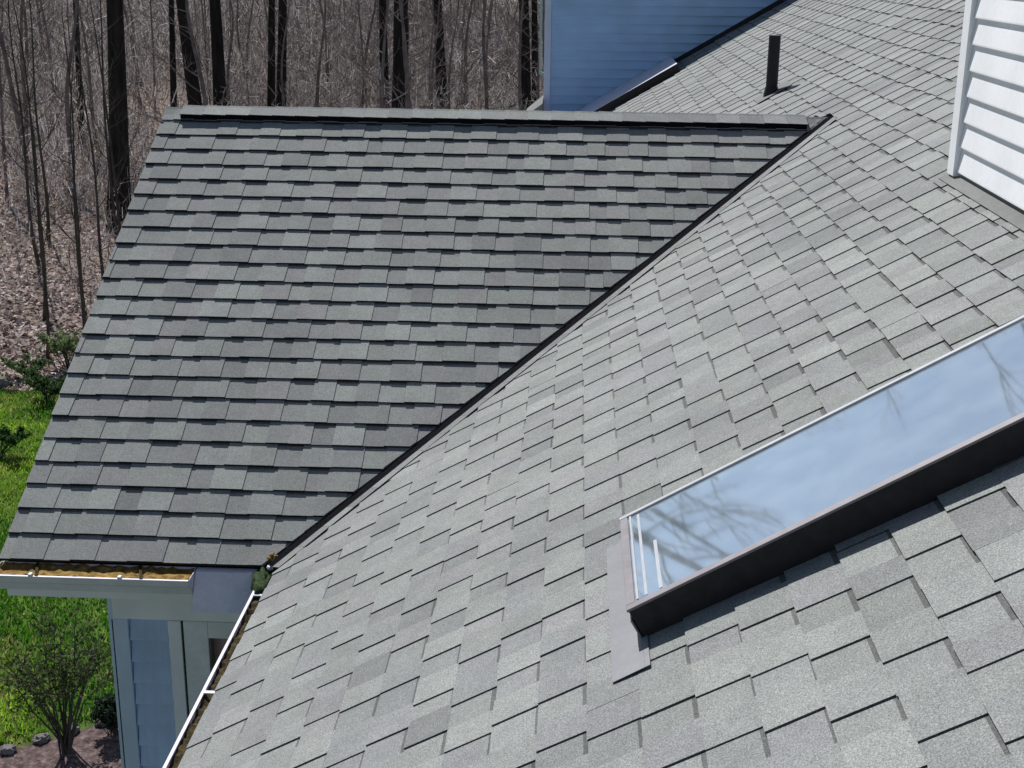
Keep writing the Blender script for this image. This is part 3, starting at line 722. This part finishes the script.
def tree_proto(kind, h, r0, bend, seed, mtl, nl, low, limb):
    root = bpy.data.objects.new(kind, None); COL.objects.link(root)
    P, Rr = trunk_pts(h, bend, seed, r0); mb = MB(); mb.tube(P, Rr, 9); mb.build('trunk', mtl, root, smooth=True)
    rnd = random.Random(seed+100); mb = MB()
    for k in range(nl):
        t = low+(1-low)*(k+.5)/nl; i = min(int(t*12), 11); q = P[i]+(P[i+1]-P[i])*(t*12-i); a = rnd.random()*6.28
        d = Vector((math.cos(a), math.sin(a), rnd.uniform(.25, 1.0))).normalized()
        grow(mb, q, d, limb*rnd.uniform(.6, 1.2)*(1.15-t*.7), Rr[i]*.42, 0, rnd)
    mb.build('crown', mtl, root, smooth=True); return root
def dup(src, loc, rz, sc, label, cat, group):
    r = src.copy(); COL.objects.link(r); r.location = loc; r.rotation_euler = (0, 0, rz); r.scale = (sc[0], sc[0], sc[1])
    for ch in src.children: c = ch.copy(); COL.objects.link(c); c.parent = r
    tag(r, label, cat, group); return r
big = [tree_proto('bare_tree', 17, .22, .13, 11, M['bark'], 14, .45, 4.0), tree_proto('bare_tree', 19, .22, .15, 12, M['bark'], 13, .5, 3.6), tree_proto('bare_tree', 15, .22, .13, 13, M['bark'], 12, .42, 3.2)]
sap = [tree_proto('slender_tree', 8.5, .055, .30, 31+i, M['sapbark'], 11, .28, 1.5) for i in range(3)]
thin = [tree_proto('thin_tree', 13, .10, .40, 51+i, M['greybark'], 13, .22, 2.4) for i in range(4)]
used = set()
def put(pool, i, loc, rz, sc, label, cat, group):
    src = pool[i % len(pool)]
    if src.name not in used:
        used.add(src.name); src.location = loc; src.rotation_euler = (0, 0, rz); src.scale = (sc[0], sc[0], sc[1]); tag(src, label, cat, group); return src
    return dup(src, loc, rz, sc, label, cat, group)
BIG = [(-15.19, 31.2, 1.40, .033, 'thickest dark trunk at the far left, leaning in front of the woods', 0, 2.9),
       (-15.99, 44, 1.25, -.066, 'dark leaning trunk above the left end of the roof ridge', 1, .5),
       (-15.78, 46, 1.30, .007, 'upright dark trunk just right of the leaning one above the ridge', 0, 4.4),
       (-14.01, 47, .80, .045, 'left trunk of the close dark pair above the ridge', 2, 1.2),
       (-14.18, 49.5, 1.0, .052, 'right trunk of the close dark pair above the ridge', 1, 2.2),
       (-8.23, 43, 1.50, .016, 'thick straight black trunk above the middle of the ridge', 1, 3.3),
       (-9.93, 52, 1.0, -.001, 'smaller dark trunk hugging the thick straight black one', 2, 5.0),
       (-7.26, 52, 1.15, -.053, 'wavy dark trunk halfway between the thick straight one and the blue wall', 2, .1),
       (-3.53, 48, 1.2, -.042, 'dark trunk standing just left of the blue wall', 0, 1.9),
       (-3.27, 53, .75, -.025, 'narrow trunk half hidden by the corner of the blue wall', 1, 4.0),
       (-21.92, 47, .6, .039, 'faint dark trunk in the upper left corner', 2, 2.0),
       (-18.05, 47, .6, .038, 'narrow dark trunk left of the leaning one, above the roof corner', 1, 2.7)]
for i, (x, y, s_, ln_, lb, pr, rz) in enumerate(BIG):
    o = put(big, pr, (x, y, -7.15), rz, (s_, 1.28), lb, 'tree', 'dark bare trees standing behind the roof')
    o.rotation_euler = (Matrix.Rotation(ln_, 3, 'Y') @ Matrix.Rotation(rz, 3, 'Z')).to_euler()
for x, y, rz, k, lb in ((-1.6, 27, .4, 0, 'nearest tall bare tree behind the blue wall, mirrored in the skylight'), (-.6, 33, 2.2, 1, 'tallest bare tree behind the blue wall, mirrored in the skylight'),
                        (2.6, 29, 4.0, 0, 'bare tree far behind the right part of the blue wall')):
    put(big, k, (x, y, -7.15), rz, (1.15, 1.42), lb, 'tree', 'tall trees behind the blue wall')
SAP = [(-12.2, 17.6, 'thin sapling on the leaf litter just above the lawn edge', .8), (-11.9, 19.0, 'slanting thin sapling beside the roof edge above the lawn', .9), (-13.4, 20.6, 'spindly sapling on the pink leaf litter at the left', 1.0),
       (-12.6, 22.5, 'slim sapling midway up the leaf litter slope', .95), (-12.9, 24.6, 'slim crooked sapling right under the thickest trunk', 1.0), (-15.4, 25.5, 'spindly sapling near the left edge of the photo', 1.1),
       (-14.0, 27.5, 'thin sapling left of the foot of the thickest trunk', 1.1), (-12.6, 21.0, 'twiggy sapling almost touching the roof rake', .8), (-16.5, 29, 'leftmost thin sapling before the dark brush', 1.1)]
for i, (x, y, lb, s_) in enumerate(SAP):
    put(sap, i, (x, y, -7.12), i*1.3, (s_*.75, s_*.9), lb, 'sapling', 'thin saplings on the leaf litter')
rnd = random.Random(77)
for i in range(120):
    y = 34+rnd.random()**.85*75; x = -1.52+(-.0437-.40+rnd.random()*.45)*(y+8.4)
    put(thin, i, (x, y, -7.15), rnd.random()*6.28, (rnd.uniform(.5, 1.15), rnd.uniform(.5, .8)), 'thin grey brown tree deep in the leafless woods', 'tree', 'thin trees deep in the woods')

# ------------------------------------------------------------------ shrubs and stones
def shrub(name, loc, hgt, spread, nstem, nleaf, lcol, seed, label, leafsize=.03, stem_r=.012, ground_fill=False):
    root = thing(name, loc, label, 'shrub'); rnd = random.Random(seed); mb = MB(); tips = []
    for k in range(nstem):
        a = rnd.random()*6.28; r = rnd.random()**.6*spread; p = Vector((rnd.uniform(-.06, .06), rnd.uniform(-.06, .06), -.03)); top = Vector((math.cos(a)*r, math.sin(a)*r, hgt*rnd.uniform(.7, 1.05)))
        mid = p.lerp(top, .5)+Vector((rnd.uniform(-.08, .08), rnd.uniform(-.08, .08), .1*hgt)); pts = [p, p.lerp(mid, .5)+Vector((0, 0, .03)), mid, mid.lerp(top, .5), top]
        mb.tube(pts, [stem_r*(1-.18*i) for i in range(5)], 5, cap=False)
        for j in range(5):
            q = pts[2].lerp(top, rnd.random()); d = Vector((rnd.uniform(-1, 1), rnd.uniform(-1, 1), rnd.uniform(.2, 1))).normalized(); q2 = q+d*hgt*.22
            mb.tube([q, q2], [stem_r*.45, stem_r*.2], 4, cap=False); tips += [(q, q2)]
        tips.append((mid, top))
    mb.build('stems', M['sapbark'], root)
    rng = np.random.default_rng(seed); A_ = np.array([t[0] for t in tips]); B_ = np.array([t[1] for t in tips])
    def gen(rng, n):
        i = rng.integers(0, len(A_), n); t = rng.random((n, 1)); c = A_[i]*(1-t)+B_[i]*t+rng.normal(0, .035*hgt, (n, 3))
        c[:, 2] = np.maximum(c[:, 2], .02); d1 = rng.normal(0, 1, (n, 3)); d1 /= np.linalg.norm(d1, axis=1)[:, None]; d2 = np.cross(d1, rng.normal(0, 1, (n, 3))); d2 /= np.linalg.norm(d2, axis=1)[:, None]
        s_ = leafsize*rng.uniform(.6, 1.3, (n, 1)); V = np.stack([c-d1*s_, c+d2*s_*.5, c+d1*s_, c-d2*s_*.5], 1)
        return V, np.array(lcol)*rng.uniform(.45, 1.5, (n, 1))
    f = blades('foliage', M['leaf'], gen, nleaf, seed); f.parent = root; return root
shrub('vase_shrub', (-6.69, 3.70, -7.1), 1.25, .62, 22, 2300, (.07, .10, .035), 5, 'thin twiggy shrub fanning out in the bed below the gutter', .026)
shrub('round_shrub', (-6.28, 4.05, -7.1), .42, .26, 30, 5200, (.03, .055, .03), 6, 'small dense dark evergreen shrub beside the corner board', .02, .006)
shrub('low_shrub', (-7.9, 3.9, -7.1), .55, .45, 22, 2600, (.045, .07, .03), 7, 'dark low shrub in the shade left of the twiggy shrub', .03, .008)
shrub('edge_shrub', (-11.5, 16.9, -7.1), .75, .5, 18, 1700, (.20, .26, .12), 8, 'pale green bush at the lawn edge next to the roof rake', .035, .009)
shrub('edge_shrub', (-12.0, 16.2, -7.1), .45, .5, 18, 1500, (.13, .19, .08), 9, 'low pale green bush left of the one by the rake', .035, .009)
shrub('edge_shrub', (-11.2, 15.0, -7.1), .5, .6, 18, 2200, (.05, .10, .03), 10, 'dark green clump at the top of the lawn', .035, .009)
shrub('edge_shrub', (-10.9, 12.0, -7.1), .45, .6, 18, 2400, (.045, .095, .025), 12, 'dark green clump halfway down the lawn by the roof rake', .035, .009)
shrub('edge_shrub', (-10.6, 9.9, -7.1), .55, .55, 18, 2400, (.03, .06, .02), 14, 'darkest green clump at the left edge beside the lower rake', .035, .009)
o = lump('boulder', M['stone'], (0, 0, 0), (.24, .2, .16), .4, 5); o.location = (-12.45, 15.7, -7.03); tag(o, 'pale boulder at the left edge where lawn meets the woods', 'boulder')
rnd = random.Random(5)
names = ['flat pale', 'small grey', 'long pale', 'rounded grey', 'broken pale', 'low dark', 'squarish pale', 'narrow grey', 'wide pale']
sites = ['nearest the corner board', 'next to the dark evergreen shrub', 'behind the evergreen shrub', 'between the two bed shrubs', 'behind the twiggy shrub', 'just left of the twiggy shrub stems', 'in front of the dark low shrub', 'left of the dark low shrub', 'at the far left of the bed edge']
for k in range(9):
    x = -5.95-k*.27; y = 5.9+(x+3.9)*.66+rnd.uniform(-.04, .04)
    o = lump('edging_stone', M['stone'], (0, 0, 0), (rnd.uniform(.08, .14), rnd.uniform(.05, .08), rnd.uniform(.04, .06)), 0, 20+k)
    o.location = (x, y, -7.06); o.rotation_euler = (0, 0, .58+rnd.uniform(-.3, .3)); tag(o, '%s edging stone %s' % (names[k], sites[k]), 'stone', 'stones edging the garden bed')
